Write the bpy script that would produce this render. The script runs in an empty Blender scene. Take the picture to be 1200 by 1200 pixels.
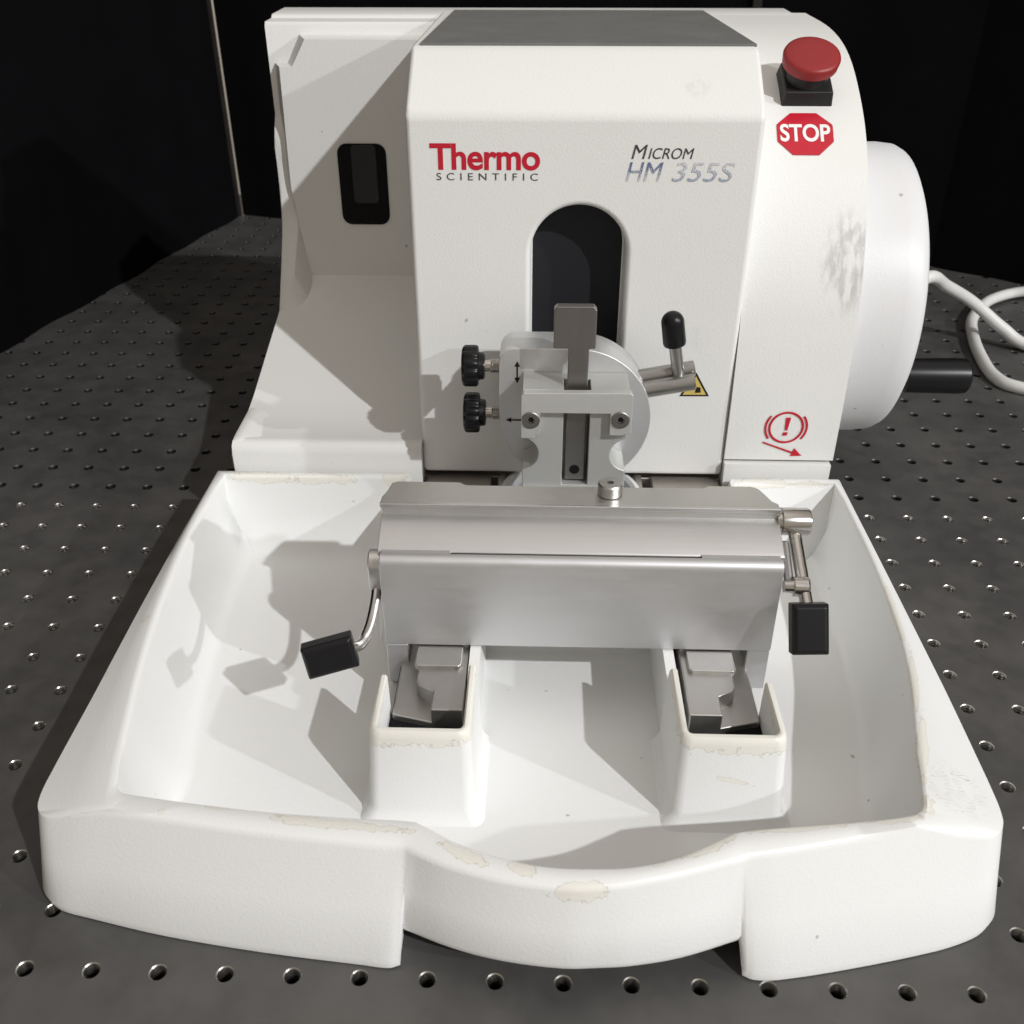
import bpy, bmesh, math, random
from mathutils import Vector, Matrix, Euler

random.seed(7)
S = 0.001                                   # everything below is written in millimetres
scene = bpy.context.scene
col = scene.collection

# ------------------------------------------------------------------ materials
def mat(name):
    m = bpy.data.materials.new(name); m.use_nodes = True
    nt = m.node_tree
    return m, nt, nt.nodes['Principled BSDF']

def N(nt, t, **kw):
    n = nt.nodes.new(t)
    for k, v in kw.items():
        setattr(n, k, v)
    return n

def math_node(nt, op, a, b=None, c=None, clamp=False):
    n = nt.nodes.new('ShaderNodeMath'); n.operation = op; n.use_clamp = clamp
    for i, v in enumerate((a, b, c)):
        if v is None: continue
        if isinstance(v, (int, float)): n.inputs[i].default_value = v
        else: nt.links.new(v, n.inputs[i])
    return n.outputs[0]

def position_mm(nt):
    g = N(nt, 'ShaderNodeNewGeometry')
    v = N(nt, 'ShaderNodeVectorMath', operation='SCALE')
    nt.links.new(g.outputs['Position'], v.inputs[0]); v.inputs['Scale'].default_value = 1000.0
    return v.outputs[0]

def noise(nt, vec, scale, detail=2.0, rough=0.5):
    n = N(nt, 'ShaderNodeTexNoise')
    n.inputs['Scale'].default_value = scale; n.inputs['Detail'].default_value = detail
    n.inputs['Roughness'].default_value = rough
    nt.links.new(vec, n.inputs['Vector'])
    return n.outputs['Fac']

def mapping(nt, vec, loc=(0,0,0), rot=(0,0,0), scale=(1,1,1), kind='POINT'):
    n = N(nt, 'ShaderNodeMapping', vector_type=kind)
    n.inputs['Location'].default_value = loc; n.inputs['Rotation'].default_value = rot
    n.inputs['Scale'].default_value = scale
    nt.links.new(vec, n.inputs['Vector'])
    return n.outputs[0]

def mixc(nt, fac, a, b):
    n = N(nt, 'ShaderNodeMix', data_type='RGBA')
    def setin(i, v):
        if isinstance(v, tuple): n.inputs[i].default_value = (*v, 1)
        else: nt.links.new(v, n.inputs[i])
    if isinstance(fac, (int, float)): n.inputs[0].default_value = fac
    else: nt.links.new(fac, n.inputs[0])
    setin(6, a); setin(7, b)
    return n.outputs[2]

def step(nt, v, edge, width):
    n = N(nt, 'ShaderNodeMapRange', interpolation_type='SMOOTHSTEP')
    nt.links.new(v, n.inputs[0])
    n.inputs[1].default_value = edge - width; n.inputs[2].default_value = edge + width
    return n.outputs[0]

def bump(nt, bsdf, h, strength, dist=0.0002):
    b = N(nt, 'ShaderNodeBump'); b.inputs['Strength'].default_value = strength
    b.inputs['Distance'].default_value = dist
    nt.links.new(h, b.inputs['Height']); nt.links.new(b.outputs[0], bsdf.inputs['Normal'])

def paint(name, base=(0.77, 0.775, 0.765), chips=(), smears=(), specks=True, rough=0.42, grain=0.28, scratches=()):
    """White textured enamel. chips: (centre, rotation, radii) of spots where the enamel has flaked off."""
    m, nt, b = mat(name)
    p = position_mm(nt)
    big = noise(nt, p, 0.013, 3)
    c = mixc(nt, big, tuple(x * 0.975 for x in base), base)
    if smears:
        sm = None
        for cen, rot, rad, amt in smears:
            v = mapping(nt, p, cen, rot, rad, 'TEXTURE')
            L = N(nt, 'ShaderNodeVectorMath', operation='LENGTH'); nt.links.new(v, L.inputs[0])
            d = math_node(nt, 'SUBTRACT', 1.0, L.outputs['Value'], clamp=True)
            streak = noise(nt, mapping(nt, p, rot=(0.25, 0.35, 0), scale=(0.26, 0.2, 0.035)), 1.0, 3, 0.55)
            d = math_node(nt, 'MULTIPLY', step(nt, d, 0.25, 0.25), step(nt, streak, 0.50, 0.13))
            d = math_node(nt, 'MULTIPLY', d, amt)
            sm = d if sm is None else math_node(nt, 'MAXIMUM', sm, d)
        c = mixc(nt, sm, c, (0.20, 0.20, 0.21))
    if specks:
        sp = noise(nt, p, 0.16, 1.0, 0.4)
        sp = step(nt, sp, 0.815, 0.012)
        c = mixc(nt, math_node(nt, 'MULTIPLY', sp, 0.5), c, (0.16, 0.15, 0.14))
    if chips:
        wob = noise(nt, p, 0.30, 3.0, 0.6)
        wob2 = noise(nt, p, 0.07, 1.0, 0.5)
        best = None
        for cen, rot, rad in chips:
            v = mapping(nt, p, cen, rot, rad, 'TEXTURE')
            L = N(nt, 'ShaderNodeVectorMath', operation='LENGTH'); nt.links.new(v, L.inputs[0])
            best = L.outputs['Value'] if best is None else math_node(nt, 'MINIMUM', best, L.outputs['Value'])
        d = math_node(nt, 'ADD', best, math_node(nt, 'MULTIPLY', math_node(nt, 'SUBTRACT', wob, 0.5), 1.3))
        d = math_node(nt, 'ADD', d, math_node(nt, 'MULTIPLY', math_node(nt, 'SUBTRACT', wob2, 0.5), 0.9))
        d = math_node(nt, 'ADD', d, 0.12)
        inside = math_node(nt, 'SUBTRACT', 1.0, step(nt, d, 1.0, 0.02))
        edge = math_node(nt, 'MULTIPLY', inside, step(nt, d, 0.93, 0.03))
        c = mixc(nt, inside, c, (0.75, 0.735, 0.675))
        c = mixc(nt, math_node(nt, 'MULTIPLY', edge, 0.42), c, (0.38, 0.35, 0.29))
    for cen, rot, rad in scratches:
        v = mapping(nt, p, cen, rot, rad, 'TEXTURE')
        L = N(nt, 'ShaderNodeVectorMath', operation='LENGTH'); nt.links.new(v, L.inputs[0])
        w = N(nt, 'ShaderNodeTexWave', wave_type='BANDS', bands_direction='Y')
        w.inputs['Scale'].default_value = 1.1; w.inputs['Distortion'].default_value = 9.0
        w.inputs['Detail'].default_value = 2.0; w.inputs['Detail Scale'].default_value = 1.4
        nt.links.new(mapping(nt, p, rot=(0, 0, -0.18), scale=(0.035, 0.30, 0.30)), w.inputs['Vector'])
        f = math_node(nt, 'SUBTRACT', 1.0, step(nt, w.outputs['Fac'], 0.035, 0.03))
        f = math_node(nt, 'MULTIPLY', f, step(nt, math_node(nt, 'SUBTRACT', 1.0, L.outputs['Value'], clamp=True), 0.25, 0.2))
        f = math_node(nt, 'MULTIPLY', f, step(nt, noise(nt, p, 0.25, 2), 0.5, 0.1))
        c = mixc(nt, math_node(nt, 'MULTIPLY', f, 0.75), c, (0.25, 0.24, 0.23))
    nt.links.new(c, b.inputs['Base Color'])
    b.inputs['Roughness'].default_value = rough
    b.inputs['Specular IOR Level'].default_value = 0.4
    h = noise(nt, p, 0.85, 2.0, 0.55)
    bump(nt, b, h, grain, 0.0004)
    return m

def metal(name, base, rough, brush=None, aniso=0.0, tint_noise=0.06, bump_s=0.03):
    m, nt, b = mat(name)
    p = position_mm(nt)
    b.inputs['Metallic'].default_value = 1.0
    sc = brush or (0.4, 0.4, 0.4)
    n = noise(nt, mapping(nt, p, scale=sc), 1.0, 4, 0.6)
    n2 = noise(nt, p, 0.05, 3, 0.6)
    f = math_node(nt, 'MULTIPLY_ADD', n, 0.6, math_node(nt, 'MULTIPLY', n2, 0.4))
    lo = tuple(max(0, x * (1 - tint_noise * 2)) for x in base); hi = tuple(min(1, x * (1 + tint_noise)) for x in base)
    nt.links.new(mixc(nt, f, lo, hi), b.inputs['Base Color'])
    r = math_node(nt, 'MULTIPLY_ADD', n, 0.16, rough - 0.08)
    nt.links.new(r, b.inputs['Roughness'])
    if bump_s: bump(nt, b, n, bump_s, 0.0002)
    return m

def plain(name, base, rough=0.5, spec=0.5, var=0.12, nscale=0.2, grain=0.05):
    m, nt, b = mat(name)
    p = position_mm(nt)
    n = noise(nt, p, nscale, 3, 0.6)
    nt.links.new(mixc(nt, n, tuple(x * (1 - var) for x in base), tuple(x * (1 + var) for x in base)), b.inputs['Base Color'])
    b.inputs['Roughness'].default_value = rough; b.inputs['Specular IOR Level'].default_value = spec
    if grain: bump(nt, b, noise(nt, p, 1.2, 2), grain, 0.0002)
    return m

R90 = math.pi / 2
TRAY_CHIPS = [
    ((118, 29.5, 48), (0, 0, -0.09), (30, 2.6, 4)), ((163, 18.0, 48), (0, 0, -0.48), (13, 3.0, 4)), ((184, 12.2, 48), (0, 0, -0.28), (7, 3.0, 3)),
    ((70, 36.5, 48), (0, 0, -0.1), (6, 1.6, 3)), ((49, 33.4, 46.5), (0, 0, 0.3), (2.2, 2.2, 5)),
    ((205, 5.2, 45.5), (0, 0, 0.02), (12, 3.2, 4.5)), ((233, 16, 48), (0, 0, 0.5), (3, 1.4, 3)), ((252, 24.5, 48), (0, 0, 0.55), (13, 3.6, 4)),
    ((287, 33.6, 48), (0, 0, 0.14), (24, 2.4, 4)), ((322, 38.2, 48), (0, 0, 0.14), (14, 2.2, 4)), ((335, 46, 48), (0, 0, 0.9), (6, 4.6, 5)),
    ((344, 76, 48), (0, 0, 1.27), (22, 2.4, 4)), ((353.5, 118, 48), (0, 0, 1.33), (24, 1.9, 4)), ((359, 165, 48), (0, 0, 1.48), (26, 1.6, 3)),
    ((28, 284, 46.5), (0, 0, 0), (26, 6, 3.6)), ((62, 284, 46.5), (0, 0, 0), (20, 6, 4.2)), ((104, 286, 46), (0, 0, 0), (9, 8, 5)),
    ((318, 286, 46.5), (0, 0, 0), (16, 6, 2.6)), ((345, 287, 46.5), (0, 0, 0), (12, 6, 1.6)),
    ((140, 78, 48), (0, 0, 0), (40, 22, 7.5)), ((122, 98, 48.5), (0, 0, 0), (7, 40, 4)), ((160, 98, 48.5), (0, 0, 0), (7, 40, 4)), ((270, 78, 48), (0, 0, 0), (40, 22, 8.5)), ((250, 98, 48.5), (0, 0, 0), (7, 40, 5)), ((290, 98, 48.5), (0, 0, 0), (7, 40, 4)),
    ((272, 76, 27), (0, 0.25, 0), (9, 6, 1.6)), ((2, 150, 47), (0, 0, 0), (2.4, 3.2, 3)), ((-5, 116, 41), (0, 0, 0), (2, 2.4, 3)),
]
M_tray = paint('white_tray_enamel', base=(0.78, 0.785, 0.775), chips=TRAY_CHIPS, rough=0.36, grain=0.22,
               scratches=[((352, 56, 45), (0, 0, 0), (17, 17, 14))])
M_white = paint('white_housing_enamel', base=(0.765, 0.765, 0.745), rough=0.5, grain=0.30,
                smears=[((352, 305, 172), (0, 0, 0), (17, 34, 34), 0.40), ((275, 300, 131), (0, 0, 0), (12, 10, 9), 0.05),
                        ((264, 315, 258), (0, 0, 0), (9, 12, 8), 0.10)])
M_wheel = paint('white_handwheel_plastic', base=(0.70, 0.702, 0.71), rough=0.42, grain=0.20, specks=True)
M_cream = plain('cream_plastic', (0.70, 0.68, 0.60), 0.5, 0.4, 0.04)
M_alu = metal('matt_aluminium', (0.69, 0.69, 0.68), 0.34, brush=(0.5, 0.5, 0.5))
M_alu_x = metal('brushed_aluminium', (0.67, 0.665, 0.668), 0.42, brush=(0.03, 1.6, 1.6), bump_s=0.10)
M_plate = metal('satin_front_plate', (0.68, 0.685, 0.70), 0.50, brush=(0.05, 0.3, 0.3), tint_noise=0.02, bump_s=0)
def satin(name, base, rough, met):
    m = metal(name, base, rough, brush=(0.35, 0.35, 0.35), tint_noise=0.03, bump_s=0.02)
    m.node_tree.nodes['Principled BSDF'].inputs['Metallic'].default_value = met
    return m
M_block_satin = satin('blasted_aluminium', (0.56, 0.565, 0.545), 0.46, 0.55)
M_bridge_satin = satin('blasted_aluminium_light', (0.62, 0.625, 0.61), 0.46, 0.55)
M_disc = metal('turned_aluminium', (0.70, 0.705, 0.71), 0.42, brush=(0.6, 0.06, 0.6))
M_disc.node_tree.nodes['Principled BSDF'].inputs['Metallic'].default_value = 0.7
M_body = metal('grey_milled_steel', (0.66, 0.66, 0.635), 0.44, brush=(0.25, 0.25, 0.25))
M_steel = metal('polished_steel', (0.60, 0.58, 0.55), 0.20, brush=(0.1, 0.1, 0.8))
M_dark = metal('dark_tool_steel', (0.27, 0.258, 0.248), 0.42, brush=(0.9, 0.9, 0.06))
M_rail = metal('rail_steel', (0.56, 0.55, 0.53), 0.36, brush=(0.2, 0.2, 0.2))
M_screw = metal('dull_screw_steel', (0.30, 0.29, 0.28), 0.45)
M_block = metal('ground_steel', (0.50, 0.485, 0.46), 0.44, brush=(0.2, 0.2, 0.2))
M_bar = metal('brushed_bar_steel', (0.42, 0.41, 0.395), 0.36, brush=(0.08, 0.9, 0.9))
M_frame = metal('base_frame_steel', (0.58, 0.545, 0.51), 0.5)
M_black = plain('black_plastic', (0.007, 0.007, 0.008), 0.34, 0.28)
M_blackm = plain('black_rubber', (0.012, 0.012, 0.012), 0.5, 0.4)
M_void = plain('dark_cavity', (0.006, 0.006, 0.007), 0.8, 0.2)  # near-black colour stands in for shade inside holes, wells and gaps
M_navy = plain('dark_slate_shutter', (0.0125, 0.0135, 0.017), 0.6, 0.3, 0.08)
M_grey = plain('grey_rubber_mat', (0.155, 0.155, 0.15), 0.62, 0.3, 0.22, 0.035, 0.35)
M_red = plain('red_button_plastic', (0.27, 0.020, 0.022), 0.42, 0.4, 0.06)
M_sred = plain('red_sticker', (0.50, 0.012, 0.030), 0.32, 0.5, 0.10, 0.12)
M_tred = plain('red_print', (0.50, 0.012, 0.030), 0.5, 0.3, 0.05)
M_swhite = plain('white_print', (0.80, 0.80, 0.79), 0.4, 0.4, 0.03)
M_yellow = plain('yellow_sticker', (0.62, 0.47, 0.13), 0.4, 0.4, 0.1)
M_ink = plain('black_print', (0.012, 0.012, 0.012), 0.5, 0.3)
M_cable = plain('white_cable_sheath', (0.66, 0.66, 0.64), 0.45, 0.4, 0.06)
M_curtain = plain('black_panel_cloth', (0.0035, 0.0035, 0.0042), 0.95, 0.05, 0.3, 0.02)
M_post = plain('dull_metal_post', (0.018, 0.015, 0.0125), 0.7, 0.2, 0.9, 0.03)

def worn_print(name, ink, thr, z0=0.0, z1=1.0, fade=0.0):
    m, nt, b = mat(name)
    p = position_mm(nt)
    n = noise(nt, mapping(nt, p, scale=(2.6, 1, 1.5)), 1.0, 3, 0.6)
    g = N(nt, 'ShaderNodeSeparateXYZ'); nt.links.new(p, g.inputs[0])
    h = math_node(nt, 'DIVIDE', math_node(nt, 'SUBTRACT', g.outputs['Z'], z0), z1 - z0)
    h = math_node(nt, 'MULTIPLY', math_node(nt, 'SUBTRACT', 0.5, h), fade)
    f = step(nt, math_node(nt, 'ADD', n, h), thr, 0.16)
    nt.links.new(mixc(nt, f, ink, (0.70, 0.70, 0.69)), b.inputs['Base Color'])
    b.inputs['Roughness'].default_value = 0.5
    return m
M_ink_worn = worn_print('worn_black_print', (0.03, 0.03, 0.035), 0.68)
M_blue_a = worn_print('worn_blue_print', (0.10, 0.14, 0.26), 0.56, 215, 224.4, 0.30)
M_blue_b = worn_print('faded_blue_print', (0.20, 0.25, 0.36), 0.50, 215, 224.4, -0.15)

def table_material():
    m, nt, b = mat('black_anodised_plate')
    p = position_mm(nt)
    n1 = noise(nt, p, 0.012, 5, 0.65); n2 = noise(nt, p, 0.06, 4, 0.6); n3 = noise(nt, p, 0.7, 3, 0.6)
    f = math_node(nt, 'MULTIPLY_ADD', n1, 0.7, math_node(nt, 'MULTIPLY', n2, 0.3))
    c = mixc(nt, step(nt, f, 0.5, 0.22), (0.038, 0.037, 0.036), (0.078, 0.0745, 0.071))
    streak = noise(nt, mapping(nt, p, rot=(0, 0, 0.9), scale=(0.012, 0.5, 1)), 1.0, 3, 0.7)
    c = mixc(nt, math_node(nt, 'MULTIPLY', step(nt, streak, 0.70, 0.03), 0.3), c, (0.07, 0.068, 0.065))
    nt.links.new(c, b.inputs['Base Color'])
    r = math_node(nt, 'MULTIPLY_ADD', n2, 0.22, 0.40)
    nt.links.new(r, b.inputs['Roughness'])
    b.inputs['Specular IOR Level'].default_value = 0.9
    bump(nt, b, n3, 0.05, 0.0002)
    return m
M_table = table_material()
M_hole = metal('threaded_hole_steel', (0.46, 0.445, 0.42), 0.34)
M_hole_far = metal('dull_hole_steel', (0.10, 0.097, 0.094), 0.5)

# ------------------------------------------------------------------ mesh helpers
def empty(name, loc=(0, 0, 0), label=None, cat=None, group=None):
    o = bpy.data.objects.new(name, None); col.objects.link(o)
    o.location = [c * S for c in loc]; o.empty_display_size = 0.02
    if label: o['label'] = label
    if cat: o['category'] = cat
    if group: o['group'] = group
    return o

def obj(name, bm, material, parent=None, bevel=0.0, seg=3, smooth=35, weld=True):
    """Links a bmesh (built in world millimetres) as ONE mesh object under parent."""
    mats = material if isinstance(material, (list, tuple)) else [material]
    bmesh.ops.recalc_face_normals(bm, faces=bm.faces[:])
    off = Vector((0, 0, 0)); o_par = parent
    while o_par is not None:
        off += Vector(o_par.location); o_par = o_par.parent
    me = bpy.data.meshes.new(name)
    for v in bm.verts: v.co = v.co * S - off
    bm.to_mesh(me); bm.free()
    for x in mats: me.materials.append(x)
    me.shade_smooth(); me.set_sharp_from_angle(angle=math.radians(smooth))
    o = bpy.data.objects.new(name, me); col.objects.link(o)
    if parent is not None: o.parent = parent
    if bevel > 0:
        b = o.modifiers.new('edge', 'BEVEL'); b.width = bevel * S; b.segments = seg
        b.limit_method = 'ANGLE'; b.angle_limit = math.radians(32); b.harden_normals = True
        b.use_clamp_overlap = True
    return o

def box(bm, lo, hi, rot=None, about=None, mi=0):
    vs = [bm.verts.new((x, y, z)) for x in (lo[0], hi[0]) for y in (lo[1], hi[1]) for z in (lo[2], hi[2])]
    for q in ((0,1,3,2),(4,6,7,5),(0,4,5,1),(2,3,7,6),(0,2,6,4),(1,5,7,3)):
        f = bm.faces.new([vs[i] for i in q]); f.material_index = mi
    if rot is not None:
        c = Vector(about or [(a + b) / 2 for a, b in zip(lo, hi)])
        for v in vs: v.co = rot @ (v.co - c) + c
    return vs

def prism(bm, pts, axis, a, b, mi=0):
    """Extrudes a 2D outline along axis from a to b. axis x: pts are (y,z); y: (x,z); z: (x,y)."""
    def P(u, v, w):
        return {'x': (w, u, v), 'y': (u, w, v), 'z': (u, v, w)}[axis]
    A = [bm.verts.new(P(u, v, a)) for u, v in pts]; B = [bm.verts.new(P(u, v, b)) for u, v in pts]
    n = len(pts); fs = [bm.faces.new(A), bm.faces.new(B[::-1])]
    for i in range(n):
        fs.append(bm.faces.new([A[i], A[(i+1) % n], B[(i+1) % n], B[i]]))
    for f in fs: f.material_index = mi
    return A + B

def frame_of(d):
    d = Vector(d).normalized()
    u = d.cross(Vector((0, 0, 1)))
    if u.length < 1e-4: u = d.cross(Vector((0, 1, 0)))
    u.normalize(); return u, d.cross(u).normalized(), d

def lathe(bm, prof, origin, direction, n=40, mi=0, flute=None):
    """Revolves (distance along axis, radius) pairs about the axis."""
    u, w, d = frame_of(direction); o = Vector(origin); rings = []
    for t, r in prof:
        ring = []
        for k in range(n):
            a = 2 * math.pi * k / n
            rr = r
            if flute and flute[0] <= t <= flute[1]: rr = r * (1 - flute[3] * (0.5 - 0.5 * math.cos(a * flute[2])) ** 2)
            ring.append(bm.verts.new(o + d * t + (u * math.cos(a) + w * math.sin(a)) * rr))
        rings.append(ring)
    for A, B in zip(rings, rings[1:]):
        for k in range(n):
            f = bm.faces.new([A[k], A[(k+1) % n], B[(k+1) % n], B[k]]); f.material_index = mi
    for R_, rev in ((rings[0], True), (rings[-1], False)):
        f = bm.faces.new(R_[::-1] if rev else R_); f.material_index = mi

def rod(bm, a, b, r, n=28, ch=0.6, mi=0):
    a, b = Vector(a), Vector(b); L = (b - a).length
    lathe(bm, [(0, r - ch), (ch, r), (L - ch, r), (L, r - ch)], a, b - a, n, mi)

def catmull(pts, n=8):
    P = [Vector(p) for p in pts]; P = [2 * P[0] - P[1]] + P + [2 * P[-1] - P[-2]]; out = []
    for i in range(1, len(P) - 2):
        p0, p1, p2, p3 = P[i-1:i+3]
        for k in range(n):
            t = k / n
            out.append(0.5 * ((2*p1) + (p2-p0)*t + (2*p0-5*p1+4*p2-p3)*t*t + (3*p1-p0-3*p2+p3)*t**3))
    out.append(P[-2]); return out

def tube(bm, pts, r, n=16, mi=0):
    P = [Vector(p) for p in pts]; rings = []; u = None
    for i, p in enumerate(P):
        t = (P[min(i+1, len(P)-1)] - P[max(i-1, 0)]).normalized()
        if u is None: u = frame_of(t)[0]
        u = (u - t * u.dot(t)).normalized(); w = t.cross(u)
        rings.append([bm.verts.new(p + (u * math.cos(2*math.pi*k/n) + w * math.sin(2*math.pi*k/n)) * r) for k in range(n)])
    for A, B in zip(rings, rings[1:]):
        for k in range(n):
            bm.faces.new([A[k], A[(k+1) % n], B[(k+1) % n], B[k]]).material_index = mi
    bm.faces.new(rings[0][::-1]).material_index = mi; bm.faces.new(rings[-1]).material_index = mi

def rrect(x0, z0, x1, z1, r, n=6):
    out = []
    for cx, cz, a0 in ((x1-r, z1-r, 0), (x0+r, z1-r, 90), (x0+r, z0+r, 180), (x1-r, z0+r, 270)):
        for k in range(n+1):
            a = math.radians(a0 + 90*k/n); out.append((cx + r*math.cos(a), cz + r*math.sin(a)))
    return out

def arc(cx, cz, r, a0, a1, n=24):
    return [(cx + r*math.cos(math.radians(a0 + (a1-a0)*k/n)), cz + r*math.sin(math.radians(a0 + (a1-a0)*k/n))) for k in range(n+1)]

def cutter(o, bm, material=None):
    """Subtracts the closed bmesh (world mm) from object o, once and for all."""
    off = Vector(o.location); p = o.parent
    while p is not None: off += Vector(p.location); p = p.parent
    bmesh.ops.recalc_face_normals(bm, faces=bm.faces[:])
    me = bpy.data.meshes.new('cut')
    for v in bm.verts: v.co = v.co * S - off
    bm.to_mesh(me); bm.free()
    if material: me.materials.append(material)
    c = bpy.data.objects.new('cut', me); col.objects.link(c)
    c.matrix_world = Matrix.Translation(off)
    bev = [(m.width, m.segments) for m in o.modifiers if m.type == 'BEVEL']
    o.modifiers.clear()
    md = o.modifiers.new('b', 'BOOLEAN'); md.operation = 'DIFFERENCE'; md.object = c; md.solver = 'EXACT'
    bpy.context.view_layer.update()
    dg = bpy.context.evaluated_depsgraph_get()
    new = bpy.data.meshes.new_from_object(o.evaluated_get(dg))
    o.modifiers.clear(); old = o.data; o.data = new; new.name = old.name
    bpy.data.objects.remove(c)
    new.shade_smooth(); new.set_sharp_from_angle(angle=math.radians(35))
    for w, s in bev:
        b = o.modifiers.new('edge', 'BEVEL'); b.width = w; b.segments = s
        b.limit_method = 'ANGLE'; b.angle_limit = math.radians(32); b.harden_normals = True

def glyphs(text, size, shear=0.0, bold=0.0, spacing=1.0):
    """Triangles of a line of lettering, in mm on its own plane, origin at the left of the base line."""
    cu = bpy.data.curves.new('line', 'FONT'); cu.body = text; cu.size = size; cu.shear = shear
    cu.offset = bold; cu.space_character = spacing; cu.resolution_u = 6
    o = bpy.data.objects.new('line', cu); col.objects.link(o)
    dg = bpy.context.evaluated_depsgraph_get(); me = bpy.data.meshes.new_from_object(o.evaluated_get(dg))
    vs = [(v.co.x, v.co.y) for v in me.vertices]; fs = [tuple(p.vertices) for p in me.polygons]
    bpy.data.objects.remove(o); bpy.data.curves.remove(cu); bpy.data.meshes.remove(me)
    return vs, fs

def fit(gl, x0, x1, z0, z1):
    """Scales lettering into a rectangle."""
    vs, fs = gl
    a0 = min(v[0] for v in vs); a1 = max(v[0] for v in vs); b0 = min(v[1] for v in vs); b1 = max(v[1] for v in vs)
    return [(x0 + (v[0]-a0)/(a1-a0)*(x1-x0), z0 + (v[1]-b0)/(b1-b0)*(z1-z0)) for v in vs], fs

def add_flat(bm, gl, mapf, mi=0):
    vs, fs = gl; V = [bm.verts.new(mapf(*v)) for v in vs]
    for f in fs:
        try: bm.faces.new([V[i] for i in f]).material_index = mi
        except ValueError: pass

def ring2d(cx, cz, r0, r1, a0=0, a1=360, n=40):
    A = arc(cx, cz, r0, a0, a1, n); B = arc(cx, cz, r1, a0, a1, n)
    return A + B, [(i, i+1, n+1+i+1, n+1+i) for i in range(n)]

# ------------------------------------------------------------------ optical table (drilled plate)
def build_table():
    bm = bmesh.new()
    P = 25.0
    for i in range(-19, 43):
        for j in range(-4, 45):
            cx, cy = i * P, j * P; h = P / 2
            hidden = (1 <= i <= 13 and 2 <= j <= 20)
            sq = [(h, -h), (h, h), (-h, h), (-h, -h)]
            if hidden:
                bm.faces.new([bm.verts.new((cx+a, cy+b, 0)) for a, b in sq]); continue
            near = cy < 330
            n = 24 if near else 16
            # outer boundary points lie on the cell square, so that cells tile exactly
            ringo, ringi = [], []
            for k in range(n):
                a = 2*math.pi*(k + 0.5)/n - math.pi/4 - math.pi/n
                c, s = math.cos(a), math.sin(a); m = h / max(abs(c), abs(s))
                ringo.append(bm.verts.new((cx + c*m, cy + s*m, 0)))
                ringi.append((c, s))
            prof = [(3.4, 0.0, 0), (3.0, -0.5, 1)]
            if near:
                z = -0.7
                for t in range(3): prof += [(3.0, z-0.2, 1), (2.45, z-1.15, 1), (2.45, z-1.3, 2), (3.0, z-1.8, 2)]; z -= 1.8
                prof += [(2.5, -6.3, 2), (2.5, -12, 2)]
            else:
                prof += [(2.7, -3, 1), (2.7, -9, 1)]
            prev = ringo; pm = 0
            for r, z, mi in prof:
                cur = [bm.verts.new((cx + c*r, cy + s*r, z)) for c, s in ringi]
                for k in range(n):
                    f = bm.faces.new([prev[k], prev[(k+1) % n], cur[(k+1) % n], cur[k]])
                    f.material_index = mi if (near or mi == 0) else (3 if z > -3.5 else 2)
                prev = cur
            f = bm.faces.new(prev); f.material_index = 2
    bmesh.ops.remove_doubles(bm, verts=bm.verts[:], dist=0.001)
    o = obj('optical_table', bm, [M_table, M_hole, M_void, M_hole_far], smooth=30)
    o['kind'] = 'structure'
    o['label'] = 'black drilled optical table plate with rows of threaded holes'
    return o
build_table()

# ------------------------------------------------------------------ dark surroundings
def wall(name, a, b, label, thick=8, h=620):
    bm = bmesh.new()
    a, b = Vector((*a, 0)), Vector((*b, 0)); d = (b - a).normalized(); nrm = Vector((-d.y, d.x, 0)) * thick
    # soft vertical folds of the hanging cloth
    L = (b - a).length; n = max(8, int(L / 14)); F, B = [], []
    for k in range(n + 1):
        p = a + d * (L * k / n); w = nrm.normalized() * (1.6 * math.sin(k * 0.9) + 1.1 * math.sin(k * 0.37 + 1))
        F.append((bm.verts.new(p + w + Vector((0, 0, 1))), bm.verts.new(p + w + Vector((0, 0, h)))))
        B.append((bm.verts.new(p + w + nrm + Vector((0, 0, 1))), bm.verts.new(p + w + nrm + Vector((0, 0, h)))))
    for k in range(n):
        bm.faces.new([F[k][0], F[k+1][0], F[k+1][1], F[k][1]]); bm.faces.new([B[k][1], B[k+1][1], B[k+1][0], B[k][0]])
        bm.faces.new([F[k][1], F[k+1][1], B[k+1][1], B[k][1]]); bm.faces.new([B[k][0], B[k+1][0], F[k+1][0], F[k][0]])
    for k in (0, n): bm.faces.new([F[k][0], F[k][1], B[k][1], B[k][0]])
    o = obj(name, bm, M_curtain)
    o['label'] = label; o['category'] = 'curtain'; o['group'] = 'black panels round the drilled table'
    return o
wall('black_curtain', (-196, 1004), (-425, -60), 'black panel running along the left edge of the drilled table')
wall('black_curtain', (1180, 380), (606, 845), 'black panel at the back right behind the white cable')
wall('black_curtain', (660, 830), (-182, 1018), 'wide black panel closing off the back behind the machine')
def post(name, x, y, label, h=620):
    bm = bmesh.new()
    prism(bm, [(x-4.5, y-3), (x+4.5, y-3), (x+4.5, y+3), (x-4.5, y+3)], 'z', 0.2, h)
    o = obj(name, bm, M_post, bevel=0.6)
    o['label'] = label; o['category'] = 'post'; o['group'] = 'thin metal posts between the black panels'
post('corner_post', -190, 1011, 'thin dull metal post in the left back corner of the table')
post('corner_post', 396, 880, 'thin dull metal post rising behind the red stop button')

# ------------------------------------------------------------------ waste tray
def lerp(a, b, t): return tuple(x + (y - x) * t for x, y in zip(a, b))
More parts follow.
